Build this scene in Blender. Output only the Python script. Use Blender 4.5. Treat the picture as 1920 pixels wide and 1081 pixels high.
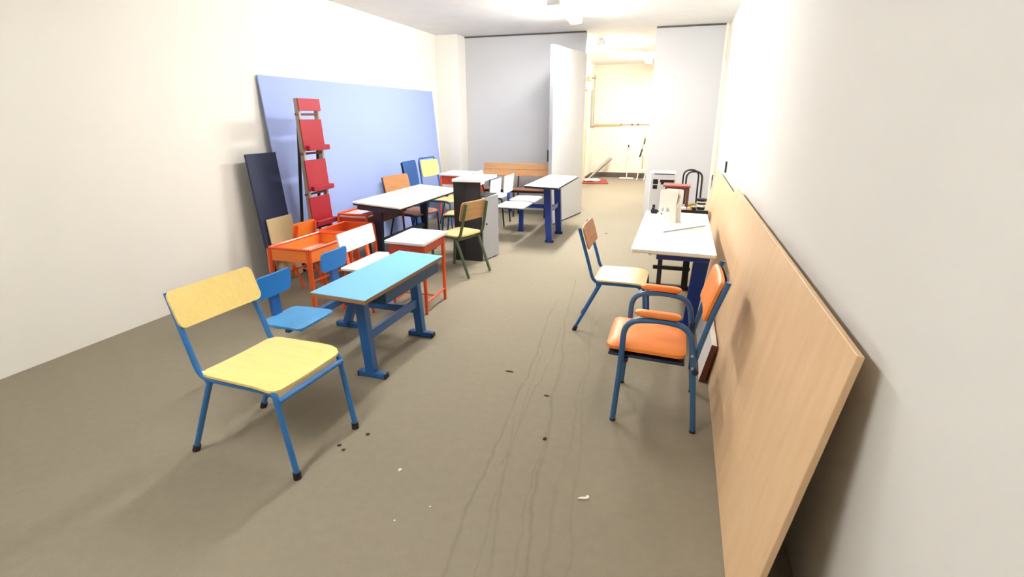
import bpy, bmesh, math, random
from mathutils import Vector, Matrix
random.seed(7)
for o in list(bpy.data.objects): bpy.data.objects.remove(o)
SC = bpy.context.scene
COL = SC.collection
PI = math.pi
R = math.radians

# ------------------------------------------------------------------ camera
cam = bpy.data.cameras.new('camera'); camo = bpy.data.objects.new('camera', cam); COL.objects.link(camo)
cam.sensor_fit = 'HORIZONTAL'; cam.sensor_width = 36.0; cam.lens = 981.7 / 1920 * 36.0
cam.clip_start = 0.02; cam.clip_end = 60
_p, _y, _r = R(18.18), R(17.42), R(-0.18)
fw = Vector((-math.sin(_y) * math.cos(_p), math.cos(_y) * math.cos(_p), -math.sin(_p)))
rt = Vector((math.cos(_y), math.sin(_y), 0)); up = rt.cross(fw)
rt, up = rt * math.cos(_r) + up * math.sin(_r), up * math.cos(_r) - rt * math.sin(_r)
M = Matrix((rt, up, -fw)).transposed().to_4x4(); M.translation = (0, 0, 1.5)
camo.matrix_world = M
SC.camera = camo

# ------------------------------------------------------------------ light and exposure
SC.view_settings.view_transform = 'Standard'; SC.view_settings.look = 'None'
SC.view_settings.exposure = 1.85; SC.view_settings.gamma = 1.0
SC.view_settings.use_curve_mapping = False
w = bpy.data.worlds.new('world'); SC.world = w; w.use_nodes = True
w.node_tree.nodes['Background'].inputs[0].default_value = (0.9, 0.93, 1, 1)
w.node_tree.nodes['Background'].inputs[1].default_value = 0.05
LAMPS = [  # x, y, emission strength, length
    (-1.40, 6.55, 50.0, 1.25),
    (-1.40, 9.95, 34.0, 1.25),
    (-0.85, 12.2, 28.0, 1.25),
    (-1.45, 4.05, 20.0, 1.25),
    (-1.60, 0.40, 18.0, 1.25),
]

# ------------------------------------------------------------------ materials
def lin(c):
    return tuple(((v / 255) / 12.92 if v / 255 <= 0.04045 else ((v / 255 + 0.055) / 1.055) ** 2.4) for v in c) + (1,)
class NT:
    def __init__(s, name):
        s.m = bpy.data.materials.new(name); s.m.use_nodes = True; s.t = s.m.node_tree
        s.b = s.t.nodes['Principled BSDF']
    def n(s, typ, **kw):
        x = s.t.nodes.new(typ)
        for k, v in kw.items(): setattr(x, k, v)
        return x
    def link(s, a, b): s.t.links.new(a, b)
    def math(s, op, a, b=None, c=None):
        x = s.n('ShaderNodeMath', operation=op)
        for i, v in enumerate((a, b, c)):
            if v is None: continue
            if isinstance(v, (int, float)): x.inputs[i].default_value = v
            else: s.link(v, x.inputs[i])
        return x.outputs[0]
    def mix(s, f, a, b):
        x = s.n('ShaderNodeMix', data_type='RGBA')
        for i, v in ((0, f), (6, a), (7, b)):
            if isinstance(v, (int, float)): x.inputs[i].default_value = v
            elif isinstance(v, tuple): x.inputs[i].default_value = v
            else: s.link(v, x.inputs[i])
        return x.outputs[2]
    def noise(s, scale, detail=3, vec=None, rough=0.5):
        x = s.n('ShaderNodeTexNoise'); x.inputs['Scale'].default_value = scale
        x.inputs['Detail'].default_value = detail; x.inputs['Roughness'].default_value = rough
        if vec is not None: s.link(vec, x.inputs['Vector'])
        return x.outputs['Fac']
    def coord(s, scale=(1, 1, 1)):
        tc = s.n('ShaderNodeTexCoord'); mp = s.n('ShaderNodeMapping'); mp.inputs['Scale'].default_value = scale
        s.link(tc.outputs['Object'], mp.inputs['Vector']); return mp.outputs['Vector']
    def bump(s, h, strength=0.2, dist=0.01):
        x = s.n('ShaderNodeBump'); x.inputs['Strength'].default_value = strength; x.inputs['Distance'].default_value = dist
        s.link(h, x.inputs['Height']); s.link(x.outputs['Normal'], s.b.inputs['Normal'])
def mat(name, rgb, rough=0.5, metal=0.0, var=0.04, scale=6.0, stretch=(1, 1, 1), bump=0.0, bscale=None, spec=0.5, coat=0.0):
    s = NT(name); c = lin(rgb); v = s.coord(stretch)
    f = s.noise(scale, 4, v)
    d = tuple(max(0, k * (1 - var * 2.2)) for k in c[:3]) + (1,)
    e = tuple(min(1, k * (1 + var * 1.2)) for k in c[:3]) + (1,)
    s.link(s.mix(f, d, e), s.b.inputs['Base Color'])
    s.b.inputs['Roughness'].default_value = rough; s.b.inputs['Metallic'].default_value = metal
    s.b.inputs['Specular IOR Level'].default_value = spec
    if coat: s.b.inputs['Coat Weight'].default_value = coat
    if bump: s.bump(s.noise(bscale or scale * 12, 3, v), bump, 0.004)
    return s.m
def wood(name, rgb, dark, rough=0.45, stretch=(1, 14, 14), scale=3.0):
    s = NT(name); v = s.coord(stretch); f = s.noise(scale, 6, v, 0.6)
    rp = s.n('ShaderNodeValToRGB'); s.link(f, rp.inputs[0])
    rp.color_ramp.elements[0].position = 0.3; rp.color_ramp.elements[1].position = 0.7
    rp.color_ramp.elements[0].color = lin(dark); rp.color_ramp.elements[1].color = lin(rgb)
    s.link(rp.outputs[0], s.b.inputs['Base Color']); s.b.inputs['Roughness'].default_value = rough
    return s.m
MT = dict(
    wall=mat('white_wall_paint', (240, 237, 228), 0.9, var=0.012, scale=1.2, bump=0.06, bscale=90),
    rwall=mat('grey_white_wall_paint', (226, 224, 218), 0.9, var=0.015, scale=1.2, bump=0.05, bscale=90),
    farwall=mat('cream_wall_paint', (246, 237, 220), 0.9, var=0.025, scale=0.8, bump=0.05, bscale=90),
    ceiling=mat('rough_ceiling_plaster', (234, 232, 229), 0.95, var=0.04, scale=5, bump=0.5, bscale=60),
    part=mat('grey_laminate_panel', (202, 202, 203), 0.42, var=0.01, scale=1.5),
    partedge=mat('aluminium_edge', (150, 152, 154), 0.4, 0.5, var=0.02),
    skirt=mat('dark_skirting', (92, 84, 78), 0.7),
    blueboard=mat('pale_blue_board', (160, 178, 230), 0.75, var=0.012, scale=1.0),
    ply=wood('pale_plywood', (232, 198, 156), (222, 184, 140), 0.5, (7, 7, 0.8), 2.2),
    plyedge=mat('plywood_edge', (130, 92, 60), 0.7),
    beech=wood('beech_veneer', (236, 206, 142), (226, 192, 128), 0.35, (1.5, 16, 16)),
    cream=wood('cream_veneer', (240, 222, 172), (232, 212, 160), 0.35, (1.5, 16, 16)),
    yellow=wood('yellow_veneer', (246, 222, 140), (240, 212, 130), 0.35, (1.5, 16, 16)),
    tan=wood('tan_veneer', (190, 134, 86), (172, 116, 70), 0.45, (16, 1.5, 16)),
    brownwood=wood('brown_veneer', (170, 118, 92), (150, 102, 80), 0.45, (1.5, 16, 16)),
    greentan=wood('light_oak_veneer', (206, 164, 110), (190, 146, 94), 0.45, (16, 1.5, 16)),
    benchwood=wood('bench_slat_wood', (214, 164, 112), (196, 144, 94), 0.5, (1, 14, 14)),
    white=mat('white_laminate', (240, 240, 238), 0.3, var=0.008),
    whitep=mat('white_plastic', (240, 238, 226), 0.4, var=0.01),
    whitemetal=mat('white_enamel', (226, 229, 232), 0.4, var=0.01),
    skytop=mat('sky_blue_laminate', (116, 192, 232), 0.35, var=0.02),
    blueseat=mat('light_blue_seat', (84, 162, 218), 0.35, var=0.02),
    blueback=mat('bright_blue_seat', (38, 132, 212), 0.35, var=0.02),
    frameblue=mat('blue_enamel', (36, 94, 158), 0.35, var=0.05, coat=0.2),
    framesky=mat('bright_blue_enamel', (42, 116, 186), 0.3, var=0.05, coat=0.3),
    steelblue=mat('steel_blue_enamel', (52, 100, 148), 0.35, var=0.05, coat=0.2),
    deepblue=mat('deep_blue_enamel', (24, 56, 140), 0.35, var=0.05, coat=0.2),
    navy=mat('navy_enamel', (34, 44, 72), 0.4, var=0.06),
    boxblue=mat('dark_blue_sheet_metal', (36, 74, 112), 0.45, var=0.05),
    bluepad=mat('dark_blue_vinyl', (36, 80, 140), 0.5, var=0.08, bump=0.1),
    edge=mat('brown_chipboard_edge', (164, 116, 76), 0.8, var=0.1, scale=40),
    blackedge=mat('black_edge_band', (26, 26, 30), 0.5),
    orange=mat('orange_enamel', (236, 88, 32), 0.38, var=0.05, coat=0.15),
    redorange=mat('red_orange_enamel', (206, 72, 42), 0.42, var=0.05),
    orangelight=mat('light_orange_panel', (244, 130, 48), 0.45, var=0.03),
    vinyl=mat('orange_vinyl', (244, 142, 62), 0.42, var=0.03, bump=0.08, bscale=160),
    pinktop=mat('pale_pink_laminate', (226, 198, 196), 0.4, var=0.02),
    maroon=mat('maroon_panel', (116, 56, 46), 0.5, var=0.05),
    red=mat('red_enamel', (162, 32, 46), 0.42, var=0.04),
    greypost=mat('grey_enamel', (166, 158, 148), 0.45, var=0.04),
    green=mat('dark_green_enamel', (74, 92, 60), 0.45, var=0.06),
    black=mat('black_enamel', (22, 22, 24), 0.45, var=0.06),
    rubber=mat('brown_black_rubber', (44, 30, 28), 0.8),
    darkcab=mat('charcoal_sheet_metal', (40, 40, 46), 0.5, var=0.05),
    greydoor=mat('grey_sheet_metal', (168, 170, 174), 0.45, var=0.02),
    screw=mat('chrome_screw', (225, 228, 230), 0.25, 0.6, var=0.01),
    beige=mat('beige_board', (196, 176, 134), 0.6, var=0.04),
    peach=mat('peach_paint', (232, 186, 146), 0.5, var=0.03),
    pipegrey=mat('grey_pipe', (176, 168, 150), 0.5, var=0.03),
    doorcream=mat('cream_door_paint', (244, 216, 182), 0.5, var=0.02),
    matred=mat('red_fabric', (152, 66, 56), 0.95, var=0.1, scale=30, bump=0.3),
    cloth=mat('pale_cloth', (240, 226, 214), 0.9, var=0.03, bump=0.2),
    redbrown=mat('red_brown_plastic', (166, 92, 80), 0.45, var=0.05),
    yellowp=mat('yellow_plastic', (240, 206, 84), 0.45, var=0.03),
    greytop=mat('grey_laminate', (176, 174, 170), 0.45, var=0.02),
    crumb=mat('dark_crumb', (60, 50, 40), 0.9, var=0.1),
    scrap=mat('white_scrap', (238, 234, 224), 0.8, var=0.02),
    foil=mat('lamp_housing', (232, 232, 230), 0.5, var=0.01),
)
def carpet():
    s = NT('worn_carpet'); v = s.coord()
    big = s.noise(0.9, 4, v); fine = s.noise(160, 3, v, 0.7); mid = s.noise(22, 4, v)
    c = s.mix(big, lin((141, 132, 113)), lin((157, 148, 129)))
    c = s.mix(s.math('MULTIPLY', fine, 0.7), c, lin((112, 102, 84)))
    c = s.mix(s.math('MULTIPLY', mid, 0.28), c, lin((172, 163, 147)))
    # long drag marks worn into the pile
    sx = s.n('ShaderNodeSeparateXYZ'); s.link(v, sx.inputs[0]); X, Y = sx.outputs[0], sx.outputs[1]
    wob = s.math('MULTIPLY', s.math('SUBTRACT', s.noise(1.5, 3, v), 0.5), 0.13)
    fray = s.math('MULTIPLY', s.math('SUBTRACT', s.noise(16, 2, v), 0.5), 0.02)
    xx = s.math('ADD', s.math('ADD', X, wob), fray)
    tot = None
    # x at y=1.4, slope dx/dy, half width, first y, last y, depth
    for x0, k, hw, y0, y1, a in ((-0.66, -0.088, 0.008, 0.9, 4.2, .6), (-0.62, -0.05, 0.006, 1.9, 3.6, .5), (-0.40, -0.14, 0.008, 0.9, 4.8, .65),
                              (-0.44, -0.10, 0.006, 1.3, 3.0, .45), (-0.52, -0.21, 0.007, 1.1, 2.3, .5), (-0.34, -0.07, 0.009, 1.0, 3.8, .35), (-0.25, -0.12, 0.007, 1.2, 5.4, .35), (-0.56, -0.13, 0.005, 1.0, 3.2, .4)):
        d = s.math('ABSOLUTE', s.math('SUBTRACT', xx, s.math('MULTIPLY_ADD', Y, k, x0 - 1.4 * k)))
        ln = s.n('ShaderNodeMapRange'); s.link(d, ln.inputs[0])
        ln.inputs[1].default_value = 0; ln.inputs[2].default_value = hw * 1.5; ln.inputs[3].default_value = a * .75; ln.inputs[4].default_value = 0
        e = s.math('MULTIPLY', s.math('GREATER_THAN', Y, y0), s.math('LESS_THAN', Y, y1))
        q = s.math('MULTIPLY', ln.outputs[0], e)
        tot = q if tot is None else s.math('MAXIMUM', tot, q)
    brk = s.math('MULTIPLY', tot, s.math('MULTIPLY', s.noise(3.5, 3, v), 1.0))
    c = s.mix(brk, c, lin((92, 84, 68)))
    s.link(c, s.b.inputs['Base Color']); s.b.inputs['Roughness'].default_value = 0.95; s.b.inputs['Specular IOR Level'].default_value = 0.2
    s.bump(fine, 0.35, 0.004)
    return s.m
MT['carpet'] = carpet()
def lampmat(i, st):
    s = NT('lamp_diffuser_glow_%d' % i); s.b.inputs['Base Color'].default_value = (1, 1, 1, 1)
    s.b.inputs['Emission Color'].default_value = (1.0, 0.99, 0.97, 1); s.b.inputs['Emission Strength'].default_value = st
    return s.m

# ------------------------------------------------------------------ mesh helpers
def rotm(rx=0, ry=0, rz=0):
    return Matrix.Rotation(rz, 3, 'Z') @ Matrix.Rotation(ry, 3, 'Y') @ Matrix.Rotation(rx, 3, 'X')
def fillet(pts, rad, n=5):
    out = [Vector(pts[0])]
    for i in range(1, len(pts) - 1):
        a, b, c = Vector(pts[i - 1]), Vector(pts[i]), Vector(pts[i + 1])
        r_ = rad[i] if isinstance(rad, (list, tuple)) else rad
        u, v_ = (a - b), (c - b); d = min(r_, u.length * .48, v_.length * .48)
        if d < 1e-4: out.append(b); continue
        p, q = b + u.normalized() * d, b + v_.normalized() * d
        for k in range(n + 1):
            t = k / n; out.append((1 - t) ** 2 * p + 2 * t * (1 - t) * b + t * t * q)
    out.append(Vector(pts[-1])); return out
class MB:
    def __init__(s): s.v = []; s.f = []
    def add(s, vs, fs):
        o = len(s.v); s.v += [tuple(x) for x in vs]; s.f += [tuple(i + o for i in f) for f in fs]; return s
    def box(s, c, size, rot=None, bev=0.0):
        c = Vector(c); h = [k / 2 for k in size]; rot = rot or Matrix.Identity(3); b = min(bev, min(h) * .9)
        if b <= 0:
            vs = [c + rot @ Vector((x * h[0], y * h[1], z * h[2])) for x in (-1, 1) for y in (-1, 1) for z in (-1, 1)]
            return s.add(vs, [(0, 1, 3, 2), (4, 6, 7, 5), (0, 4, 5, 1), (2, 3, 7, 6), (0, 2, 6, 4), (1, 5, 7, 3)])
        vs = []; idx = {}
        for x in (-1, 1):
            for y in (-1, 1):
                for z in (-1, 1):
                    for ax in range(3):
                        p = [x * (h[0] - b), y * (h[1] - b), z * (h[2] - b)]; p[ax] = (x, y, z)[ax] * h[ax]
                        idx[(x, y, z, ax)] = len(vs); vs.append(c + rot @ Vector(p))
        fs = []
        sg = (-1, 1)
        for ax in range(3):
            o = [k for k in range(3) if k != ax]
            for g in sg:
                q = []
                for (a, b_) in ((-1, -1), (1, -1), (1, 1), (-1, 1)):
                    k = [0, 0, 0]; k[ax] = g; k[o[0]] = a; k[o[1]] = b_; q.append(idx[(k[0], k[1], k[2], ax)])
                fs.append(q)
            for a in sg:
                for b_ in sg:
                    q = []
                    for g, t in ((-1, o[0]), (1, o[0]), (1, o[1]), (-1, o[1])):
                        k = [0, 0, 0]; k[ax] = g; k[o[0]] = a; k[o[1]] = b_; q.append(idx[(k[0], k[1], k[2], t)])
                    fs.append(q)
        for x in sg:
            for y in sg:
                for z in sg: fs.append([idx[(x, y, z, k)] for k in range(3)])
        return s.add(vs, fs)
    def hexa(s, p):   # eight corners: four below, four above
        return s.add(p, [(3, 2, 1, 0), (4, 5, 6, 7), (0, 1, 5, 4), (1, 2, 6, 5), (2, 3, 7, 6), (3, 0, 4, 7)])
    def beam(s, a, b, w_, d, w2=None, d2=None, axis=(0, 0, 1)):   # tapered rectangular bar
        a, b = Vector(a), Vector(b); t = (b - a).normalized(); ax = Vector(axis)
        if abs(t.dot(ax)) > .95: ax = Vector((0, 1, 0))
        u = t.cross(ax).normalized(); v_ = u.cross(t).normalized(); w2 = w2 or w_; d2 = d2 or d
        p = [a + u * x * w_ / 2 + v_ * y * d / 2 for x, y in ((-1, -1), (1, -1), (1, 1), (-1, 1))]
        q = [b + u * x * w2 / 2 + v_ * y * d2 / 2 for x, y in ((-1, -1), (1, -1), (1, 1), (-1, 1))]
        return s.hexa(p + q)
    def tube(s, pts, r_, n=10, r2=None, fl=1.0):
        pts = [Vector(p) for p in pts]; N = len(pts); vs = []; fs = []
        t0 = (pts[1] - pts[0]).normalized(); ax = Vector((0, 1, 0)) if abs(t0.y) < .9 else Vector((1, 0, 0))
        u = t0.cross(ax).normalized()
        for i, p in enumerate(pts):
            t = ((pts[min(i + 1, N - 1)] - pts[max(i - 1, 0)])).normalized()
            u = (u - t * u.dot(t)).normalized(); v_ = t.cross(u)
            rr = r_ if r2 is None else r_ + (r2 - r_) * i / (N - 1)
            for k in range(n):
                a = 2 * PI * k / n; vs.append(p + u * math.cos(a) * rr + v_ * math.sin(a) * rr * fl)
        for i in range(N - 1):
            for k in range(n):
                a, b = i * n + k, i * n + (k + 1) % n; fs.append((a, b, b + n, a + n))
        fs.append(tuple(range(n - 1, -1, -1))); fs.append(tuple(range((N - 1) * n, N * n)))
        return s.add(vs, fs)
    def prism(s, poly, th, mt):   # outline in local xy, thickness along local z, placed by a 4x4 matrix
        n = len(poly); vs = [mt @ Vector((x, y, -th / 2)) for x, y in poly] + [mt @ Vector((x, y, th / 2)) for x, y in poly]
        fs = [tuple(range(n - 1, -1, -1)), tuple(range(n, 2 * n))] + [(i, (i + 1) % n, (i + 1) % n + n, i + n) for i in range(n)]
        return s.add(vs, fs)
    def plate(s, L, W, th, r_=0.03, mt=None, zf=None, nx=12, ny=8, taper=0.0, soft=0.0):   # rounded panel, curved by zf
        mt = mt or Matrix.Identity(4); us = []
        for k in range(nx + 1):
            us.append(-math.cos(PI * k / nx) * L / 2)
        vs = []; top = {}; bot = {}
        for i, x in enumerate(us):
            e = L / 2 - abs(x); hw = W / 2 * (1 + taper * x / L)
            if e < r_: hw -= r_ - math.sqrt(max(0, r_ * r_ - (r_ - e) ** 2))
            for j in range(ny + 1):
                tt = -math.cos(PI * j / ny); y = tt * hw; z = zf(x, y) if zf else 0
                dz = 0
                if soft: dz = -soft * (max(0, abs(2 * x / L)) ** 6 + abs(tt) ** 6) * .5
                bulge = (1 - .7 * max(abs(2 * x / L) ** 8, abs(tt) ** 8)) if soft else 1
                top[i, j] = len(vs); vs.append(mt @ Vector((x, y, z + th / 2 * bulge)))
                bot[i, j] = len(vs); vs.append(mt @ Vector((x, y, z - th / 2 * bulge)))
        fs = []
        for i in range(nx):
            for j in range(ny):
                fs.append((top[i, j], top[i + 1, j], top[i + 1, j + 1], top[i, j + 1]))
                fs.append((bot[i, j], bot[i, j + 1], bot[i + 1, j + 1], bot[i + 1, j]))
        for i in range(nx):
            fs.append((bot[i, 0], bot[i + 1, 0], top[i + 1, 0], top[i, 0])); fs.append((top[i, ny], top[i + 1, ny], bot[i + 1, ny], bot[i, ny]))
        for j in range(ny):
            fs.append((top[0, j], top[0, j + 1], bot[0, j + 1], bot[0, j])); fs.append((bot[nx, j], bot[nx, j + 1], top[nx, j + 1], top[nx, j]))
        return s.add(vs, fs)
    def build(s, name, m, parent=None, label=None, sharp=35, kind=None):
        me = bpy.data.meshes.new(name); me.from_pydata(s.v, [], s.f); me.update()
        bm = bmesh.new(); bm.from_mesh(me); bmesh.ops.remove_doubles(bm, verts=bm.verts, dist=1e-5)
        bmesh.ops.recalc_face_normals(bm, faces=bm.faces); bm.to_mesh(me); bm.free()
        me.polygons.foreach_set('use_smooth', [True] * len(me.polygons)); me.set_sharp_from_angle(angle=R(sharp))
        me.materials.append(MT[m] if isinstance(m, str) else m)
        o = bpy.data.objects.new(name, me); COL.objects.link(o)
        if parent is not None: o.parent = parent
        if label: o['label'] = label
        if kind: o['kind'] = kind
        return o
def thing(name, label, cat, loc=(0, 0, 0), rz=0, group=None):
    o = bpy.data.objects.new(name, None); COL.objects.link(o); o.empty_display_size = .1
    o.location = loc; o.rotation_euler = (0, 0, rz); o['label'] = label; o['category'] = cat
    if group: o['group'] = group
    return o
def tag(o, label, cat, group=None):
    o['label'] = label; o['category'] = cat
    if group: o['group'] = group
    return o
def struct(o): o['kind'] = 'structure'; return o
def mtx(loc, rx=0, ry=0, rz=0):
    return Matrix.Translation(loc) @ rotm(rx, ry, rz).to_4x4()

# ------------------------------------------------------------------ the room
H = 2.70; XL = -3.8; XR = 0.5; YB = -2.6; YF = 13.95
struct(MB().box(((XL + 2.2) / 2 - .2, (YB + YF) / 2, -.05), (6.6, YF - YB + .4, .1)).build('floor', 'carpet'))
struct(MB().box(((XL + 2.2) / 2 - .2, (YB + YF) / 2, H + .05), (6.6, YF - YB + .4, .1)).build('ceiling', 'ceiling'))
struct(MB().box((XL - .06, (YB + 8.5) / 2, H / 2), (.12, 8.5 - YB, H)).build('wall_left', 'wall'))
struct(MB().box((XR + .06, (YB + 8.5) / 2, H / 2), (.12, 8.5 - YB, H)).build('wall_right', 'rwall'))
struct(MB().box(((XL + XR) / 2, YB - .06, H / 2), (XR - XL + .3, .12, H)).build('wall_front', 'wall'))
# column in the far left corner
struct(MB().box((-3.615, 8.33, H / 2), (.37, .34, H), bev=.006).build('trim_1', 'wall'))
# grey partition across the room: left half, right half
bk = struct(MB().box((-2.645, 8.505, H / 2), (2.31, .06, H - .012), bev=.003).build('wall_back', 'part'))
MB().box((-2.645, 8.47, H - .014), (2.30, .012, .02)).build('top_channel', 'skirt', bk)
br = struct(MB().box((-0.01, 8.44, H / 2), (.95, .06, H - .012), bev=.003).build('wall_back_right', 'part'))
MB().box((-0.01, 8.405, H - .014), (.94, .012, .02)).build('top_channel', 'skirt', br)
struct(MB().box((.452, 8.385, H / 2), (.03, .05, H), bev=.004).build('trim_2', 'wall'))
# movable leaf standing open towards the camera
a0, a1 = Vector((-1.49, 8.44, 0)), Vector((-1.715, 7.26, 0))
d = a1 - a0; ang = math.atan2(d.y, d.x)
lf = thing('partition_panel', 'tall grey movable partition panel folded out beside the doorway', 'panel', a0, ang)
MB().box((d.length / 2, 0, 1.205), (d.length, .05, 2.37), bev=.004).build('panel_leaf', 'part', lf)
MB().box((d.length / 2, 0, 0.011), (d.length - .01, .04, .018)).build('bottom_seal', 'skirt', lf)
MB().box((d.length + .005, 0, 1.205), (.012, .052, 2.37), bev=.002).build('edge_profile', 'partedge', lf)
MB().box((d.length + .004, -.034, .98), (.03, .02, .16), bev=.004).build('handle', 'black', lf)
# far room
struct(MB().box((-0.6, YF + .06, H / 2), (4.2, .12, H)).build('wall_far', 'farwall'))
struct(MB().box((-2.20 - .06, 11.25, H / 2), (.12, 5.4, H)).build('wall_far_left', 'farwall'))
struct(MB().box((1.4, 11.2, H / 2), (.12, 5.6, H)).build('wall_far_right', 'farwall'))
struct(MB().box((.95, 8.55, H / 2), (.9, .1, H)).build('wall_far_front', 'farwall'))
struct(MB().box((-.6, YF - .01, .06), (3.1, .025, .12), bev=.004).build('baseboard_far', 'skirt'))
struct(MB().box((-2.185, 13.3, .05), (.03, 1.3, .10), bev=.004).build('baseboard_far_left', 'skirt'))
dr = struct(MB().box((-2.185, 12.2, 1.02), (.03, .86, 2.04), bev=.004).build('door_1', 'doorcream'))
for yy in (11.73, 12.67): MB().box((-2.175, yy, 1.03), (.05, .08, 2.06), bev=.006).build('door_jamb', 'peach', dr)
MB().box((-2.175, 12.2, 2.10), (.05, 1.02, .08), bev=.006).build('door_head', 'peach', dr)
MB().tube(fillet([(-2.16, 12.52, 1.05), (-2.11, 12.52, 1.05), (-2.11, 12.42, 1.05)], .02), .012, 8).build('door_handle', 'peach', dr)

# ceiling lights
LAMP_LABELS = ['white fluorescent ceiling light glaring in front of the folded out grey partition panel',
    'white fluorescent ceiling light just beyond the top of the partition opening',
    'white fluorescent ceiling light deepest in the cream far room',
    'white fluorescent ceiling light above the desks, overhead out of the picture',
    'white fluorescent ceiling light above the camera']
for i, (x, y, st, ln) in enumerate(LAMPS):
    t = thing('ceiling_light', LAMP_LABELS[i], 'lamp', (x, y, H), PI / 2, 'fluorescent ceiling lights')
    MB().box((0, 0, -.018), (ln, .09, .034), bev=.004).build('housing', 'foil', t)
    prof = [(-.055, -.035), (-.075, -.06), (-.06, -.092), (0, -.102), (.06, -.092), (.075, -.06), (.055, -.035)]
    mm = Matrix(((0, 0, 1, 0), (1, 0, 0, 0), (0, 1, 0, 0), (0, 0, 0, 1)))
    MB().prism(prof, ln - .05, mm).build('diffuser', lampmat(i, st), t)
    for s in (-1, 1): MB().box((s * (ln / 2 - .012), 0, -.065), (.024, .15, .08), bev=.01).build('end_cap', 'foil', t)

# ------------------------------------------------------------------ boards leaning on the walls
t = thing('blue_board', 'large pale blue board leaning against the white left wall', 'board', (-3.62, 6.06, 0))
ly = 3.66; a = math.atan2(.15, 1.87); Lb = 1.876
MB().box((-Lb / 2 * math.sin(a), 0, Lb / 2 * math.cos(a)), (.014, ly, Lb), rotm(0, -a, 0), .002).build('panel', 'blueboard', t)
def lean(label, x0, y0, y1, hh, top_dx, th=.018, m='ply', name='wooden_board'):
    t = thing(name, label, 'board', (x0, (y0 + y1) / 2, 0))
    a = math.asin(top_dx / hh)
    MB().box((hh / 2 * math.sin(a) + th / 2 * math.cos(a), 0, hh / 2 * math.cos(a) + th / 2 * math.sin(a) * 0), (th, y1 - y0, hh), rotm(0, a, 0), .002).build('panel', m, t)
    return t
tb = lean('far pale plywood board leaning on the right wall behind the white table', .29, 4.58, 6.9, .90, .15)
tn = lean('near long pale plywood board leaning on the right wall beside the orange armchair', .275, 1.30, 4.52, .98, .16)
t = lean('white board with a brown edge stood on its side against the near plywood board', .222, 2.99, 4.25, .245, .050, .032, 'white', 'narrow_board')
MB().box((.025 + .016, -.632, .1215), (.0325, .004, .243), rotm(0, math.asin(.050 / .245), 0)).build('end_edge', 'maroon', t)


# ------------------------------------------------------------------ desks with attached seats
def tbar(mb, x0, x1, y, z=.02, w_=.045, h_=.038):
    mb.box(((x0 + x1) / 2, y, z), (x1 - x0, w_, h_), bev=.005)
def combo(label, loc, legs_y, ztop, top_c, top_s, tilt, mtop, medge, mleg, seatz, seats, seat_s, seat_x, back_x, back_z, mseat, mback, post_x, tray=None, zbar=.2, zbeam=.26, th=.022, foot=(-.085, .095), legw=(.055, .05), pfoot=.09):
    t = thing('school_desk', label, 'desk', loc)
    tl = rotm(0, tilt, 0)
    tp = MB().box((top_c[0], top_c[1], ztop), (top_s[0], top_s[1], .004), tl, .001).build('tabletop', mtop, t)
    MB().box(Vector((top_c[0], top_c[1], ztop)) - tl @ Vector((0, 0, th / 2 + .002)), (top_s[0], top_s[1], th), tl, .002).build('top_edge', medge, tp)
    for y in (-legs_y, legs_y):
        m = MB().beam((0.0, y, .03), (top_c[0] * .8, y, ztop - .04), legw[0], legw[1], legw[0] * 1.15, legw[1], axis=(0, 1, 0))
        lg = m.build('leg', mleg, t)
        f = MB(); tbar(f, foot[0], foot[1], y); f.build('foot_bar', mleg, lg)
        for x in (foot[0], foot[1]): MB().box((x, y, .018), (.012, .05, .034), bev=.004).build('end_cap', 'black', lg)
        MB().beam((top_c[0] - top_s[0] * .42, y, ztop - .036), (top_c[0] + top_s[0] * .38, y, ztop - .040), .04, .03).build('top_bracket', mleg, lg)
    MB().beam((-.012, -legs_y, zbeam), (-.012, legs_y, zbeam), .022, .055).build('beam', mleg, t)
    if tray:
        x0, x1, y0, y1, hh = tray; zt = ztop - .03
        m = MB(); g = .006
        m.box(((x0 + x1) / 2, (y0 + y1) / 2, zt - hh), (x1 - x0, y1 - y0, g)); m.box((x1, (y0 + y1) / 2, zt - hh / 2), (g, y1 - y0, hh))
        m.box(((x0 + x1) / 2, y0, zt - hh / 2), (x1 - x0, g, hh)); m.box(((x0 + x1) / 2, y1, zt - hh / 2), (x1 - x0, g, hh))
        m.build('book_tray', 'boxblue', t)
    MB().beam((0, legs_y, zbar), (post_x, legs_y, zbar), .03, .05).build('cross_bar', mleg, t)
    ys = [s for s in seats]
    MB().beam((seat_x - .02, ys[0] - .08, seatz - .05), (seat_x - .02, ys[1] + .08, seatz - .05), .03, .045).build('seat_rail', mleg, t)
    p = MB().beam((post_x, legs_y, .03), (seat_x - .02, legs_y, seatz - .07), .055, .045, axis=(0, 1, 0)).build('seat_post', mleg, t)
    f = MB(); tbar(f, post_x - pfoot, post_x + pfoot, legs_y); f.build('foot_bar', mleg, p)
    for y in ys:
        m = MB().plate(seat_s[0], seat_s[1], .014, .035, mtx((seat_x, y, seatz)), lambda x, yy: -.10 * max(0, x - seat_s[0] * .3), taper=.06)
        st = m.build('seat', mseat, t)
        MB().beam((seat_x - .1, y, seatz - .026), (seat_x + .1, y, seatz - .026), .2, .034).build('seat_bracket', mleg, st)
        b = MB().plate(back_z[1] - back_z[0], seat_s[1] * .88, .014, .03, mtx((back_x, y, (back_z[0] + back_z[1]) / 2), 0, PI / 2 + .10), lambda x, yy: -.35 * yy * yy).build('backrest', mback, t)
        MB().beam((back_x - .012, y, seatz - .05), (back_x - .028, y, back_z[1] - .05), .024, .07, axis=(0, 1, 0)).build('back_post', mleg, b)
        MB().beam((seat_x - .1, y, seatz - .028), (back_x - .02, y, seatz - .045), .07, .03).build('back_bracket', mleg, b)
    return t
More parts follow.
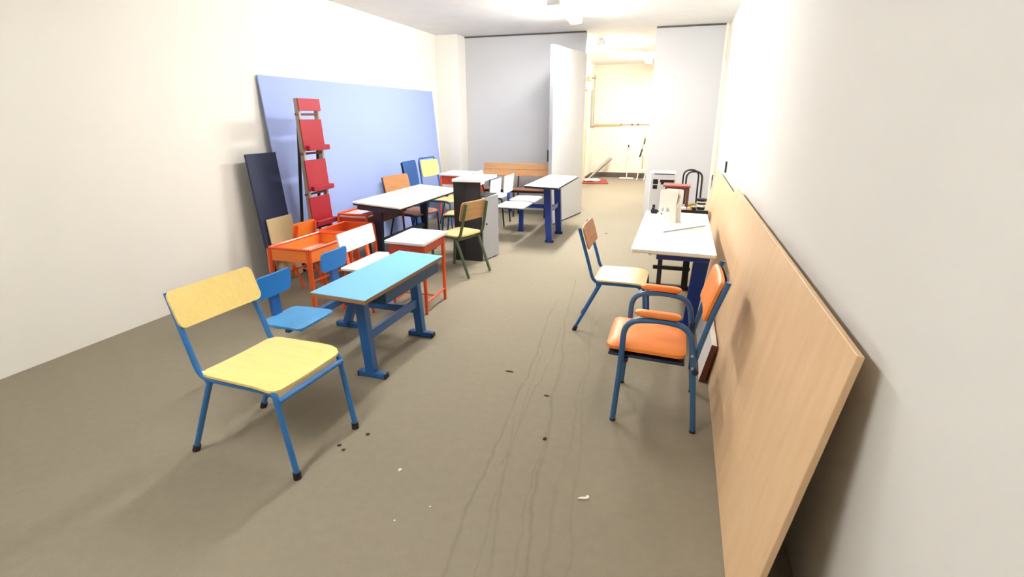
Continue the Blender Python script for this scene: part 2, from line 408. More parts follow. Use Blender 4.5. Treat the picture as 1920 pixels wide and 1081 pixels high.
combo('sky blue two-seat school desk with attached light blue seats, nearest desk on the left', (-1.67, 2.805, 0), .325, .572, (-.044, -.025), (.345, .995), R(2.4),
      'skytop', 'edge', 'frameblue', .325, (-.32, .29), (.30, .33), -.50, -.635, (.46, .60), 'blueseat', 'blueback', -.61, tray=(-.14, .10, -.27, .44, .085), zbar=.2)
combo('white two-seat school desk with deep blue legs beside the folded out grey panel', (-1.47, 6.52, 0), .27, .722, (-.044, .082), (.404, 1.28), R(1.6),
      'white', 'blackedge', 'deepblue', .43, (-.14, .42), (.36, .46), -.50, -.735, (.51, .745), 'white', 'white', -.53, zbar=.36, zbeam=.40, legw=(.075, .06), foot=(-.045, .045), pfoot=.04)

# long white table in front of the blue board
t = thing('long_table', 'long white table with navy legs in front of the blue board', 'table', (-2.705, 5.04, 0), 0)
tl = rotm(0, R(4.0), 0)
tp = MB().plate(.515, 1.42, .014, .012, Matrix.Translation((0, .0, .705)) @ tl.to_4x4()).build('tabletop', 'white', t)
MB().box((0, 0, .689), (.505, 1.41, .020), tl, .002).build('top_edge', 'blackedge', tp)
for y in (-.50, .50):
    lg = MB().beam((-.11, y, .03), (-.11, y, .655), .04, .03, .105, .04, axis=(0, 1, 0)).build('leg', 'navy', t)
    MB().box((-.11, y, .02), (.26, .05, .04), bev=.006).build('foot_bar', 'navy', lg)
    MB().beam((-.225, y, .683), (.2, y, .653), .04, .045).build('top_bracket', 'navy', lg)
MB().beam((-.11, -.50, .30), (-.11, .50, .30), .025, .05).build('beam', 'navy', t)
MB().beam((-.22, -.67, .677), (.20, -.67, .647), .03, .045).build('apron', 'navy', t)

# white table on the right
t = thing('white_table', 'white table with one broad blue leg against the plywood boards on the right', 'table', (.01, 4.27, 0))
tl = rotm(0, R(.8), 0)
tp = MB().plate(.54, 1.56, .018, .012, Matrix.Translation((0, 0, .645)) @ tl.to_4x4()).build('tabletop', 'white', t)
MB().box((.0, 0, .633), (.53, 1.55, .008), tl).build('underside', 'cream', tp)
lg = MB().beam((.16, -.38, .03), (.195, -.56, .60), .085, .045, .105, .05, axis=(0, 1, 0)).build('leg', 'deepblue', t)
MB().box((.07, -.38, .02), (.26, .05, .04), bev=.006).build('foot_bar', 'deepblue', lg)
MB().box((.065, -.70, .606), (.34, .03, .05), bev=.003).build('apron', 'deepblue', t)
MB().box((.19, -.05, .606), (.03, 1.3, .04), bev=.003).build('side_rail', 'deepblue', t)
lg = MB().box((-.10, .50, .31), (.04, .04, .58), bev=.003).build('leg', 'black', t, 'thin black upright')
lg2 = MB().box((.125, .50, .31), (.055, .04, .58), bev=.003).build('leg', 'black', t, 'thicker black upright')
MB().box((.04, .50, .02), (.46, .05, .04), bev=.006).build('foot_bar', 'black', lg2)
MB().box((-.0, .49, .20), (.32, .03, .035), bev=.003).build('stretcher', 'black', t)
MB().box((-.005, .51, .60), (.30, .03, .04), bev=.003).build('top_bracket', 'black', lg)
MB().tube(fillet([(-.14, -.70, .632), (-.14, -.70, .612), (-.155, -.71, .612)], .008), .006, 8).build('bag_hook', 'whitep', t)

# ------------------------------------------------------------------ chairs
def school_chair(label, loc, rz, W=.38, D=.36, Hs=.40, top=.77, mseat='beech', mback='tan', mframe='frameblue', bh=.16, hoop=False, splay=.13, r_=.0115, lean_=.12, name='school_chair', rail=None, caps=True, round_=.05, group='school chairs', front=.02, toe=0):
    t = thing(name, label, 'chair', loc, rz, group)
    zf = lambda x, y: -.9 * max(0, x - D * .28) ** 1.6 - .12 * max(0, 1 - (2 * y / W) ** 2) * .05
    MB().plate(D, W, .012, round_, mtx((0, 0, Hs)), zf, taper=-.04 if False else .04).build('seat', mseat, t)
    yb = W / 2 - .018
    for s in (-1, 1):
        y = s * yb
        pts = [(-D / 2 - lean_, y * .94, top - .015), (-D / 2 - .03, y, Hs + .09), (-D / 2 + .0, y, Hs - .02), (D / 2 - .06, y, Hs - .022)]
        MB().tube(fillet(pts, [0, .1, .07, 0]), r_).build('back_post', mframe, t)
        f = fillet([(D / 2 - .065, y, Hs - .022), (D / 2 - .01, y, Hs - .024), (D / 2 + front, y + s * toe, .03), (D / 2 + front, y + s * toe, .012)], .05)
        lg = MB().tube(f, r_).build('leg', mframe, t)
        if caps: MB().tube([(D / 2 + front, y + s * toe, .0), (D / 2 + front - .001, y + s * toe, .034)], r_ * 1.3, 10, r_ * 1.25).build('foot_cap', 'rubber', lg)
        q = (-D / 2 - splay, y + s * toe, .012)
        lg = MB().tube([(-D / 2 + .05, y, Hs - .03), q], r_).build('leg', mframe, t)
        if caps: MB().tube([(q[0] - .003, q[1], 0), (q[0] + .013, q[1] - s * toe * .05, .034)], r_ * 1.3, 10, r_ * 1.25).build('foot_cap', 'rubber', lg)
    MB().tube([(D / 2 - .04, -yb, Hs - .035), (D / 2 - .04, yb, Hs - .035)], r_ * .9).build('front_rail', mframe, t)
    MB().tube([(-D / 2 + .03, -yb, Hs - .035), (-D / 2 + .03, yb, Hs - .035)], r_ * .9).build('rear_rail', mframe, t)
    if rail is not None: MB().tube([(D / 2 + front * (1 - rail / Hs), -yb, rail), (D / 2 + front * (1 - rail / Hs), yb, rail)], r_ * .9).build('stretcher', mframe, t)
    tx = math.atan2(lean_ - .03, top - Hs - .1)
    if hoop:
        zt = top - .015
        MB().tube(fillet([(-D / 2 - lean_, -yb * .94, zt - .002), (-D / 2 - lean_ - .01, -yb * .85, zt + .05), (-D / 2 - lean_ - .01, yb * .85, zt + .05), (-D / 2 - lean_, yb * .94, zt - .002)], .06), r_).build('hoop', mframe, t)
    bz = top - bh / 2 - (.0 if not hoop else -.01)
    bx = -D / 2 - lean_ + (top - bz) * math.tan(tx) + r_ + .006
    MB().plate(bh, W * (1.0 if not hoop else .92), .011, .03 if not hoop else .05, mtx((bx, 0, bz), 0, PI / 2 - tx), lambda x, y: .10 * (y * y) * 4 * .5).build('backrest', mback, t)
    return t
school_chair('cream-seated school chair with blue tube frame pulled out from the white table on the right', (-.33, 3.735, 0), 0, .40, .36, .40, .775, 'cream', 'tan', 'frameblue', .165, lean_=.115, splay=.125, toe=-.0, r_=.012)
school_chair('yellow-seated school chair with bright blue legs, cut off at the left in front', (-1.715, 1.767, 0), R(-2.8), .45, .42, .43, .80, 'yellow', 'yellow', 'framesky', .17, rail=.37, front=.045, r_=.0135, round_=.05)
school_chair('wooden school chair with dark green frame, its back towards us, beside the charcoal cabinet', (-2.06, 4.74, 0), R(162), .37, .36, .41, .74, 'beech', 'greentan', 'green', .185, splay=.10, lean_=.08, r_=.0145, caps=False)
school_chair('brown wooden school chair pushed behind the long white table, tan back showing', (-2.99, 5.63, 0), R(-10), .46, .38, .43, .84, 'brownwood', 'tan', 'navy', .235, lean_=.10, caps=False, splay=.06)
school_chair('wooden school chair with a tall blue hoop back at the end of the blue board', (-3.05, 6.69, 0), R(-6), .48, .38, .43, .93, 'beech', 'beech', 'frameblue', .22, hoop=True, lean_=.09, caps=False, splay=.06)
school_chair('small low wooden chair with light blue legs between the long table and the dark cabinet', (-2.66, 6.16, 0), R(190), .34, .32, .33, .58, 'beech', 'beech', 'steelblue', .13, caps=False, splay=.06, lean_=.05)
school_chair('white school chair with black frame behind the attached seats of the white desk', (-2.52, 7.15, 0), R(4), .40, .36, .43, .76, 'white', 'white', 'black', .2, caps=False, splay=.06, lean_=.06)
school_chair('bright orange small chair at the left edge beyond the open orange desk', (-3.375, 3.93, 0), R(180), .30, .25, .32, .60, 'orangelight', 'orangelight', 'orange', .17, caps=False, splay=.06, lean_=.06)

# orange armchair
t = thing('armchair', 'orange padded armchair with steel blue tube frame at the right', 'armchair', (-.02, 2.635, 0))
for s in (-1, 1):
    y = s * .212
    pts = [(-.195, y, .012), (-.175, y, .30), (-.165, y, .56), (.0, y, .575), (.135, y, .555), (.165, y, .40), (.20, y, .012)]
    full = fillet(pts, [0, .1, .11, .05, .09, .1, 0], 6)
    k = next(i for i, p in enumerate(full) if p.x > -.06)
    k2 = next(i for i, p in enumerate(full) if p.x > .06 and i > k)
    lg = MB().tube(full[:k + 1], .0145, 12).build('leg', 'steelblue', t)
    MB().tube([(-.195, y, 0), (-.1945, y, .012)], .0155, 12).build('foot_cap', 'rubber', lg)
    MB().tube(full[k:k2 + 1], .0145, 12).build('arm_rail', 'steelblue', t)
    lg = MB().tube(full[k2:], .0145, 12).build('leg', 'steelblue', t)
    MB().tube([(.20, y, 0), (.1995, y, .012)], .0155, 12).build('foot_cap', 'rubber', lg)
    MB().tube(fillet([(.17, y * .93, .36), (.185, y * .93, .44), (.222, y * .93, .60), (.280, y * .93, .785)], .06), .013, 12).build('back_post', 'steelblue', t)
    ar = MB().plate(.215, .046, .03, .02, mtx((-.015, y, .603), 0, R(2)), soft=.01).build('arm_pad', 'vinyl', t)
    MB().box((.16, y * .86, .385), (.022, .03, .11), bev=.004).build('seat_bracket', 'navy', t)
    for x, z in ((.158, .42), (.165, .355)):
        MB().tube([(x, y - .015, z), (x, y - .019, z)], .0065, 10).build('screw', 'screw', t)
MB().plate(.385, .40, .055, .035, mtx((-.06, 0, .392), 0, R(2.5)), lambda x, y: .012 - .25 * y * y * .6, soft=.012).build('seat', 'vinyl', t)
MB().box((-.055, 0, .357), (.37, .385, .014), rotm(0, R(2.5), 0), .004).build('seat_board', 'navy', t)
MB().tube([(.18, -.24, .34), (.18, .24, .34)], .015, 12).build('rear_rail', 'navy', t)
MB().tube([(-.15, -.21, .345), (-.15, .21, .345)], .012, 12).build('front_rail', 'navy', t)
ba = math.atan2(.292 - .225, .225)
MB().plate(.205, .405, .046, .045, mtx((.236, .004, .672), 0, PI / 2 + ba - PI), lambda x, y: .35 * y * y, soft=.012).build('backrest', 'vinyl', t)
MB().plate(.19, .39, .01, .04, mtx((.264, .004, .668), 0, PI / 2 + ba - PI), lambda x, y: .35 * y * y).build('back_panel', 'navy', t)

# ------------------------------------------------------------------ orange school furniture
def orange_desk(label, loc, rz, W, L, zt, mtop, mframe, leg_in=0.0, box_h=.075, edge=None, lid=True, str_z=.10, legr=.0125, extra=True, mbox='redorange', splay=.04):
    t = thing('orange_desk', label, 'desk', loc, rz, 'orange school desks')
    if lid:
        MB().plate(W, L, .018, .02, mtx((0, 0, zt - .009), 0, R(1.5))).build('tabletop', mtop, t)
    b = zt - (.02 if lid else 0); g = .008
    x0, x1, y0, y1 = -W / 2 + .03, W / 2 - .03, -L / 2 + .03, L / 2 - .03
    MB().box((x1, 0, b - box_h / 2), (g, y1 - y0, box_h)).build('box_side', mbox, t)
    MB().box((x0, 0, b - box_h / 2), (g, y1 - y0, box_h)).build('box_side', mbox, t)
    MB().box((0, y0, b - box_h / 2), (x1 - x0, g, box_h)).build('box_side', mbox, t)
    MB().box((0, y1, b - box_h / 2), (x1 - x0, g, box_h)).build('box_side', mbox, t)
    MB().box((0, 0, b - box_h), (x1 - x0, y1 - y0, .005)).build('box_floor', 'pinktop' if not lid else mbox, t)
    if not lid:
        m = MB(); rr = .011
        m.tube([(x1, y0, b), (x1, y1, b)], rr); m.tube([(x0, y0, b), (x0, y1, b)], rr); m.tube([(x0, y0, b), (x1, y0, b)], rr); m.tube([(x0, y1, b), (x1, y1, b)], rr)
        m.build('rim', mframe, t)
    for sx in (-1, 1):
        for sy in (-1, 1):
            px, py = (x1 if sx > 0 else x0), (y1 - leg_in if sy > 0 else y0 + leg_in)
            MB().tube([(px, py, b - .01), (px + sx * splay * .4, py + sy * splay, .0)], legr * 1.35, 10, legr).build('leg', mframe, t)
    k = 1 - str_z / b
    for sx in (-1, 1):
        px = (x1 if sx > 0 else x0) + sx * splay * .4 * k
        MB().tube([(px, y0 + leg_in - splay * k, str_z), (px, y1 - leg_in + splay * k, str_z)], .009).build('stretcher', mframe, t)
    if extra: MB().tube([(x0 - splay * .4 * k, 0, str_z), (x1 + splay * .4 * k, 0, str_z)], .008).build('stretcher', 'tan' if lid else mframe, t)
    return t
orange_desk('white topped orange school desk behind the sky blue desk', (-1.963, 3.715, 0), R(2), .335, .50, .592, 'white', 'orange', box_h=.08, leg_in=.03, splay=.0)
orange_desk('white topped orange school desk in the far left corner by the column', (-3.12, 7.42, 0), R(4), .50, .62, .70, 'white', 'orange', box_h=.12)
orange_desk('open orange desk frame without its top, nearest of the orange frames on the left', (-2.85, 3.58, 0), R(-2), .44, .66, .52, 'white', 'orange', lid=False, box_h=.10, str_z=.27, mbox='orangelight', splay=.01, legr=.016)
orange_desk('open orange desk frame without its top, under the red rack', (-2.985, 4.24, 0), R(3), .38, .50, .50, 'white', 'orange', lid=False, box_h=.10, str_z=.2, mbox='orange', splay=.02)
# long low orange desk with rounded rim tubes and a pale pink top
t = thing('rimmed_desk', 'long orange desk with tube rim and pale pink top against the blue board', 'desk', (-3.145, 4.955, 0), 0)
MB().box((0, 0, .525), (.31, .74, .014), bev=.003).build('tabletop', 'pinktop', t)
MB().box((-.04, -.17, .545), (.20, .34, .010), bev=.003).build('tray', 'pinktop', t)
for s in (-1, 1):
    MB().tube(fillet([(s * .165, -.38, .40), (s * .165, -.38, .555), (s * .165, .38, .555), (s * .165, .38, .40)], .06), .012).build('rim', 'orange', t)
    MB().tube([(s * .165, -.37, .42), (s * .165, -.33, .0)], .012).build('leg', 'maroon', t)
    MB().tube([(s * .165, .37, .42), (s * .165, .40, .0)], .012).build('leg', 'maroon', t)
for y in (-.375, .375): MB().tube([(-.165, y, .553), (.165, y, .553)], .011).build('end_rail', 'orange', t)
for s in (-1, 1): MB().box((s * .16, 0, .475), (.012, .72, .09), bev=.002).build('apron', 'maroon', t)
for y in (-.365, .365): MB().box((0, y, .475), (.31, .012, .09), bev=.002).build('end_apron', 'redorange', t)

# white bench seat with orange posts
t = thing('school_bench', 'white two-plank school bench on orange posts left of the white topped orange desk', 'bench', (-2.40, 3.68, 0))
MB().plate(.25, .58, .016, .03, mtx((.03, 0, .355)), lambda x, y: -.10 * max(0, x - .06)).build('seat', 'white', t)
MB().plate(.16, .51, .014, .012, mtx((-.125, .03, .538), 0, PI / 2 - .14)).build('backrest', 'white', t)
for s in (-1, 1):
    MB().beam((-.10, s * .15, .33), (-.137, s * .15, .57), .016, .034, axis=(0, 1, 0)).build('back_post', 'orange', t)
    for x in (-.08, .12): MB().tube([(x, s * .22, .34), (x + (.03 if x > 0 else -.05), s * .24, 0)], .0125).build('leg', 'orange', t)
    MB().beam((-.09, s * .22, .338), (.13, s * .22, .338), .03, .02).build('seat_rail', 'orange', t)
MB().beam((.02, -.22, .33), (.02, .22, .33), .03, .02).build('cross_rail', 'orange', t)

# ------------------------------------------------------------------ red display rack
t = thing('display_rack', 'tall grey display rack with red trays standing before the blue board', 'rack', (-3.40, 4.43, 0), 0)
for y, dx in ((-.155, 0), (.12, 0)):
    MB().beam((0, y, 0), (-.01, y, 1.665), .045, .026, axis=(0, 1, 0)).build('upright', 'greypost', t)
    MB().beam((-.17, y, 0), (-.02, y, 1.45), .025, .016, axis=(0, 1, 0)).build('rear_leg', 'black', t)
for z0, z1, ledge in ((1.555, 1.665, False), (1.20, 1.48, True), (.82, 1.11, True), (.48, .76, True), (.14, .40, False)):
    zc = (z0 + z1) / 2
    tr = MB().box((.022, -.022, zc), (.014, .315, z1 - z0), rotm(0, R(-3), 0), .003).build('tray', 'red', t)
    if ledge:
        MB().box((.045, .01, z0 + .02), (.05, .31, .048), bev=.004).build('tray_lip', 'red', tr)
    MB().tube([(.0, -.20, z0 - .03), (.0, .13, z0 - .03)], .011, 8).build('cross_tube', 'maroon', t)
o = thing('navy_board', 'dark navy board standing behind the red display rack at the left edge', 'board', (-3.60, 4.02, 0))
MB().box((-.02, 0, .60), (.02, .38, 1.18), rotm(0, R(-5), 0), .004).build('panel', 'navy', o)
o = thing('beige_board', 'small beige board between the bright orange small chair and the navy board', 'board', (-3.562, 4.06, 0))
MB().box((-.01, 0, .30), (.016, .34, .60), rotm(0, R(-5), 0), .004).build('panel', 'beige', o)

# dark blue tall panel
t = thing('padded_panel', 'tall dark blue padded panel leaning between the two chairs by the blue board', 'panel', (-3.24, 6.23, 0))
MB().plate(.96, .35, .035, .02, mtx((-.045, 0, .485), 0, PI / 2 - R(8)), lambda x, y: .004 * math.sin(x * 14), soft=.006).build('pad', 'bluepad', t)
MB().box((-.068, 0, .482), (.012, .34, .94), rotm(0, R(-8), 0), .003).build('back_board', 'navy', t)

# ------------------------------------------------------------------ dark cabinet with grey door
t = thing('office_cabinet', 'charcoal metal desk cabinet with white top and grey side door ajar', 'cabinet', (-1.965, 5.165, 0), R(2.5))
MB().plate(.335, .56, .026, .012, mtx((-.135, .24, .866))).build('top', 'white', t)
MB().box((-.15, .01, .426), (.30, .024, .85), bev=.003).build('end_panel', 'darkcab', t)
MB().box((-.235, -.006, .426), (.12, .010, .84), bev=.002).build('inset_panel', 'blackedge', t)
MB().box((-.285, .48, .426), (.03, .03, .85), bev=.003).build('rear_post', 'darkcab', t)
MB().box((-.15, .245, .345), (.28, .43, .68), bev=.004).build('pedestal', 'darkcab', t)
dd = MB().box((.010 + .045, .165, .35), (.018, .325, .68), rotm(0, 0, R(-14)), .004).build('door', 'greydoor', t)
MB().tube([(.03, .07, .40), (.046, .066, .40)], .012, 12).build('keyhole', 'black', dd)
MB().box((.03, .19, .696), (.06, .30, .012), rotm(0, 0, R(-8)), .003).build('pedestal_top', 'blackedge', t)

# wooden bench along the partition
t = thing('wooden_bench', 'long slatted wooden bench along the grey back partition', 'bench', (-2.43, 7.98, 0))
for z in (.647, .747): MB().box((.01, .14 + (z - .645) * .2, z), (1.20, .022, .098), rotm(R(-10), 0, 0), .004).build('back_slat', 'benchwood', t)
for y in (-.10, .02): MB().box((.05, y, .42), (1.25, .11, .022), bev=.004).build('seat_slat', 'brownwood', t)
for x in (-.48, .0, .50):
    MB().tube(fillet([(x, -.14, .40), (x, .09, .40), (x, .175, .78)], .05), .012).build('bracket', 'black', t)
    for y in (-.13, .10): MB().tube([(x, y, .40), (x, y * 1.2, 0)], .013).build('leg', 'black', t)
MB().beam((-.55, -.12, .39), (.65, -.12, .39), .02, .03).build('front_rail', 'black', t)

# ------------------------------------------------------------------ things behind and on the white table
t = thing('tin_cabinet', 'narrow white metal cabinet with dark cut-outs behind the white table', 'cabinet', (-.17, 6.30, 0))
MB().box((0, .12, .445), (.28, .24, .89), bev=.008).build('body', 'whitemetal', t)
for x, z, w_, h_ in ((-.078, .785, .055, .055), (-.08, .725, .05, .042), (.05, .795, .155, .03), (-.0, .77, .035, .03), (-.075, .50, .03, .045), (.015, .872, .22, .010)):
    MB().box((x, -.001, z), (w_, .012, h_), bev=.003).build('cut_out', 'black', t)
t = thing('side_table', 'low grey topped table with a black front edge behind the white table', 'table', (.175, 6.13, 0))
MB().box((0, 0, .526), (.30, .44, .018), bev=.003).build('tabletop', 'greytop', t)
MB().box((0, -.228, .515), (.32, .018, .055), bev=.003).build('front_edge', 'black', t)
for x in (-.12, .08):
    for y in (-.19, .19): MB().tube([(x, y, .52), (x, y, 0)], .012).build('leg', 'black', t)
t = thing('small_stool', 'small red-brown stool standing on the grey topped side table', 'stool', (.05, 6.12, .536))
MB().box((-.06, 0, .235), (.29, .17, .022), rotm(0, R(1), 0), .006).build('seat', 'redbrown', t)
MB().box((-.055, 0, .211), (.25, .14, .03), bev=.006).build('apron', 'maroon', t)
for x, y in ((.06, -.06), (.06, .06), (-.005, .06), (-.005, -.06)): MB().beam((x, y, 0), (x, y, .21), .03, .03).build('leg', 'maroon', t)
t = thing('hoop_chair', 'black tube chair with a doubled rounded hoop back beyond the side table', 'chair', (.175, 6.75, 0))
MB().tube(fillet([(-.085, -.05, .01), (-.085, -.03, .87), (.095, -.03, .87), (.095, -.05, .01)], .09, 8), .011).build('back_hoop', 'black', t)
MB().tube(fillet([(-.12, .05, .01), (-.12, .06, .88), (.055, .06, .88), (.055, .05, .01)], .09, 8), .010).build('rear_hoop', 'black', t)
MB().plate(.20, .17, .03, .05, mtx((-.01, -.11, .40)), soft=.005).build('seat', 'black', t)
for x in (-.085, .095): MB().tube(fillet([(x, -.04, .395), (x, -.19, .395), (x, -.20, 0)], .04), .010).build('leg', 'black', t)

# small items on the side table
o = MB().tube(fillet([(0, 0, .015), (.06, .0, .035), (.12, -.02, .03), (.16, -.04, .012)], .03), .014, 8).build('yellow_strap', 'yellowp'); o.location = (.13, 6.16, .536)
tag(o, 'bent yellow plastic strap beside the red-brown stool', 'strap')
t = thing('tape_roll', 'black and white roll standing at the right end of the side table', 'roll', (.262, 6.02, .536))
MB().tube([(0, 0, 0), (0, 0, .03)], .045, 16).build('base', 'black', t); MB().tube([(0, 0, .03), (0, 0, .055)], .048, 16).build('band', 'white', t)
MB().tube([(0, 0, .055), (0, 0, .075)], .044, 16).build('band', 'black', t); MB().tube([(0, 0, .075), (0, 0, .09)], .046, 16).build('band', 'white', t); MB().tube([(0, 0, .09), (0, 0, .115)], .05, 16, .055).build('cap', 'black', t)
o = MB().box((0, 0, .014), (.09, .05, .028), bev=.006).build('eraser', 'whitep'); o.location = (.065, 5.955, .536); tag(o, 'long white block on the front edge of the side table', 'block', 'blocks on the side table')
o = MB().box((0, 0, .014), (.035, .05, .028), bev=.006).build('eraser', 'yellowp'); o.location = (.135, 5.955, .536); tag(o, 'small yellow block beside the long white block', 'block', 'blocks on the side table')
o = MB().box((0, 0, .014), (.045, .05, .028), bev=.006).build('eraser', 'black'); o.location = (.188, 5.955, .536); tag(o, 'small black block beside the yellow block on the side table', 'block', 'blocks on the side table')
o = MB().beam((.0, 0, 0), (.075, .06, .36), .022, .012).build('plastic_stick', 'whitep'); o.location = (.305, 5.96, .536); tag(o, 'white plastic slat leaning on the far plywood board', 'slat')

def arch(w_, h_, aw, ah, ax):
    pts = [(-w_ / 2, 0)]
    for k in range(9):
        a = PI - PI * k / 8; pts.append((ax + aw / 2 * math.cos(a), ah - aw / 2 + aw / 2 * math.sin(a) if True else 0))
    pts = [(-w_ / 2, 0), (ax - aw / 2, 0)] + pts[1:] + [(ax + aw / 2, 0), (w_ / 2, 0), (w_ / 2 * .9, h_ * .55), (w_ / 2, h_ * .96), (w_ / 2 - .012, h_), (-w_ / 2 + .012, h_), (-w_ / 2, h_ * .95)]
    return pts
t = thing('plastic_stand', 'white plastic stand with arched cut-outs on the white table', 'stand', (-.055, 4.56, .654), R(-12))
P = arch(.145, .27, .07, .13, -.02)
for y in (-.035, .035):
    MB().prism(P, .012, mtx((0.0 + (y + .04) * .35, y, 0), PI / 2)).build('side_panel', 'whitep', t)
MB().box((.01, .0, .262), (.10, .075, .012), bev=.004).build('top_plate', 'whitep', t)
MB().box((.02, .0, .15), (.012, .065, .20), bev=.004).build('spine', 'whitep', t)
MB().tube(fillet([(.055, .0, .25), (.085, .02, .23), (.08, .02, .17), (.06, .0, .12)], .03), .012, 8).build('grip', 'whitep', t)
o = MB().tube([(-.155, -.17, .006), (.155, .17, .006)], .0045, 8).build('thin_rod', 'partedge'); o.location = (.085, 4.25, .6565); tag(o, 'thin grey rod lying across the white table', 'rod')
t = thing('clamp', 'small black clamp on the far left corner of the white table', 'clamp', (-.185, 4.93, .6555))
MB().box((0, 0, .02), (.06, .03, .035), bev=.006).build('jaw', 'black', t); MB().beam((.02, 0, .03), (.07, -.05, .006), .012, .012).build('lever', 'black', t); MB().box((-.01, 0, .045), (.025, .02, .02), bev=.004).build('knob', 'black', t)
o = MB().box((0, 0, 0), (.02, .08, .12), bev=.004).build('socket_box', 'black'); o.location = (.492, 6.38, .96); tag(o, 'black box fixed on the right wall above the far plywood board', 'socket')

# ------------------------------------------------------------------ far room things
yw = YF - .03
o = MB().tube([(-2.17, yw, 1.29), (-1.50, yw, 1.30)], .028).build('peach_pipe', 'peach'); tag(o, 'peach coloured pipe running along the cream far wall', 'pipe')
t = thing('thin_conduit', 'thin pale conduit with dark clips to the right of the peach pipe', 'pipe', (-1.50, yw, 1.30))
MB().tube([(0, 0, 0), (1.0, 0, .0)], .010, 8).build('tube', 'pipegrey', t)
for x in (.0, .28, .42, .75): MB().box((x, -.01, 0), (.05, .03, .03), bev=.004).build('clip', 'skirt', t)
o = MB().tube(fillet([(-2.165, 13.45, 2.1), (-2.165, 13.45, 1.26), (-2.165, 13.9, 1.26)], .05), .022).build('grey_pipe', 'pipegrey'); tag(o, 'grey vertical pipe in the left corner of the far room', 'pipe')
o = MB().tube([(-2.175, 13.82, 1.3), (-2.175, 13.82, 2.45)], .012, 8).build('thin_cable_duct', 'pipegrey'); tag(o, 'thin vertical cable duct running up the corner of the far room', 'pipe')
t = thing('wall_lamp', 'small round lamp on a bracket above the far room door', 'lamp', (-2.15, 12.6, 2.3))
MB().tube([(0, 0, .04), (.12, .35, .02)], .010, 8).build('bracket', 'skirt', t); MB().plate(.10, .10, .10, .05, mtx((.03, .06, 0)), soft=.05).build('globe', 'beige', t)
t = thing('floor_squeegee', 'white long handled floor squeegee leaning on the far wall', 'squeegee', (-1.25, 13.62, 0))
MB().tube([(0, 0, .03), (-.02, .27, .80)], .011, 8).build('handle', 'whitep', t); MB().box((0, -.02, .02), (.34, .05, .035), bev=.006).build('blade', 'whitep', t)
MB().tube([(-.017, .24, .68), (-.0205, .275, .81)], .017, 8).build('grip', 'black', t); MB().tube([(-.010, .14, .40), (-.0135, .19, .52)], .016, 8).build('grip', 'black', t)
t = thing('metal_rail', 'grey metal rail leaning diagonally in the corner of the far room', 'rail', (-2.12, 13.3, 0))
MB().beam((-.02, -.1, .02), (.42, .50, .50), .05, .03).build('bar', 'pipegrey', t); MB().beam((.0, -.13, .0), (.46, .48, .47), .02, .015).build('lower_bar', 'skirt', t)
t = thing('floor_mat', 'red floor mat at the foot of the far room door', 'mat', (-1.93, 12.75, 0), R(12)); MB().plate(.62, .85, .02, .03, mtx((0, 0, .011))).build('pile', 'matred', t)
o = MB().plate(.40, .30, .05, .1, mtx((0, 0, .028)), lambda x, y: .012 * math.sin(x * 21) * math.cos(y * 17), soft=.02, nx=18, ny=14).build('pale_cloth', 'cloth'); o.location = (-1.98, 12.72, .021); o.rotation_euler = (0, 0, .4); tag(o, 'crumpled pale cloth lying on the red floor mat', 'cloth')
t = thing('mop_stand', 'white cleaning stand with black grips at the right of the far doorway', 'stand', (-.90, 13.45, 0))
MB().box((.03, 0, .24), (.22, .12, .05), bev=.012).build('tray', 'whitep', t)
for x in (-.05, .12): MB().beam((x, 0, .23), (x - .03, -.02, 0), .025, .02).build('leg', 'whitep', t)
MB().tube(fillet([(.02, 0, .26), (.03, .02, .55), (-.03, .03, .62), (.04, .05, 1.02)], .06), .014, 8).build('pole', 'pipegrey', t)
MB().tube([(-.05, .0, .55), (-.0, .02, .74)], .018, 8).build('grip', 'black', t); MB().tube([(.03, .05, .85), (.045, .055, .98)], .02, 8).build('grip', 'black', t); MB().tube([(.045, .055, .97), (.05, .06, 1.05)], .016, 8).build('tip', 'yellowp', t)

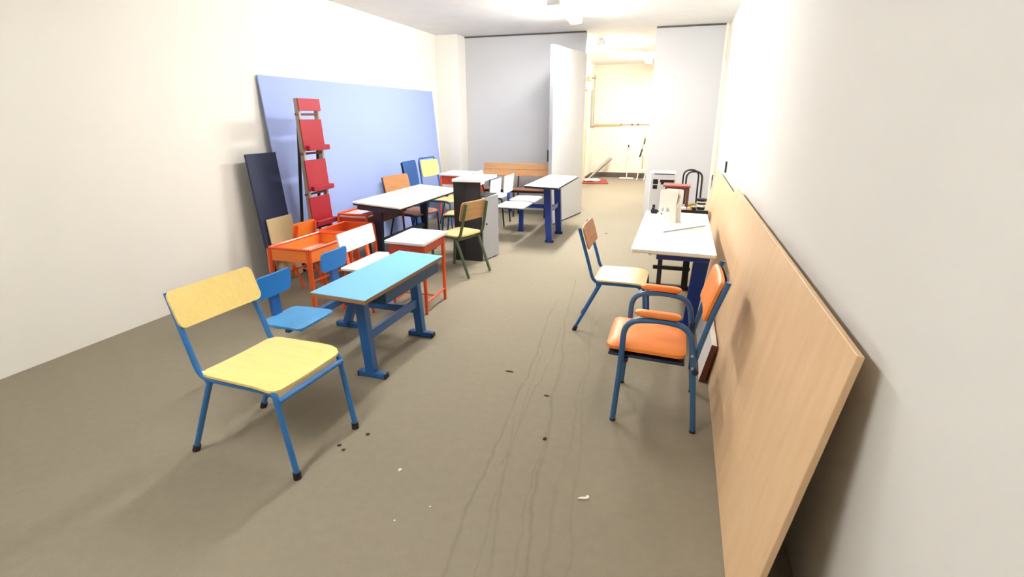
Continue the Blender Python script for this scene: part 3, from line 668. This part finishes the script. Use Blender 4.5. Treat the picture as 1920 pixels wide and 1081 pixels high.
# ------------------------------------------------------------------ bits on the carpet
def bit(label, x, y, s, m, flat=.4, n=7, ln=1.0, rz=0):
    mb = MB(); ring = []
    for lv, (k, z) in enumerate(((1, .001), (.9, s * flat * .6), (.45, s * flat))):
        ring.append([(math.cos(2 * PI * i / n) * s * k * ln * random.uniform(.7, 1.15), math.sin(2 * PI * i / n) * s * k * random.uniform(.7, 1.15), z) for i in range(n)])
    vs = sum(ring, []); fs = [tuple(range(n - 1, -1, -1)), tuple(range(2 * n, 3 * n))]
    for l in range(2):
        for i in range(n): a, b = l * n + i, l * n + (i + 1) % n; fs.append((a, b, b + n, a + n))
    o = mb.add(vs, fs).build('floor_crumb' if m == 'crumb' else 'paper_scrap', m, sharp=60); o.location = (x, y, 0); o.rotation_euler = (0, 0, rz)
    return tag(o, label, 'crumb' if m == 'crumb' else 'scrap', 'crumbs on the carpet' if m == 'crumb' else 'white scraps on the carpet')
bit('dark crumb on the carpet just right of the yellow chair\'s front foot', -1.36, 1.93, .013, 'crumb')
bit('upper one of two dark crumbs side by side below the yellow chair', -1.44, 1.81, .012, 'crumb')
bit('lower one of two dark crumbs side by side below the yellow chair', -1.40, 1.785, .011, 'crumb')
bit('round dark crumb on the open carpet in front of the armchair', -.51, 2.15, .012, 'crumb', .7)
bit('long dark twig on the drag marks in the middle of the carpet', -.89, 2.78, .010, 'crumb', .5, ln=3.2)
bit('thin dark crumb halfway between the blue desk and the armchair', -.60, 2.56, .009, 'crumb', .5, ln=2)
bit('tiny dark crumb on the far carpet left of the cream-seated chair', -.86, 5.02 * 1.39, .016, 'crumb')
bit('round white scrap on the carpet in front of the yellow chair', -1.07, 1.73, .010, 'scrap', .7)
bit('tiny white speck near the bottom of the carpet, right one of two', -.84, 1.56, .004, 'scrap')
bit('tiny white speck near the bottom of the carpet, left one of two', -.94, 1.45, .004, 'scrap')
P = [(-.026, -.003), (0, -.007), (.018, -.006), (.024, .002), (.022, .012), (.014, .013), (.012, .004), (-.01, .003)]
o = MB().prism(P, .006, mtx((0, 0, .0035))).build('paper_scrap', 'scrap'); o.location = (-.255, 1.79, 0); o.rotation_euler = (0, 0, R(18)); tag(o, 'white hooked scrap of plastic on the carpet in the foreground', 'scrap', 'white scraps on the carpet')
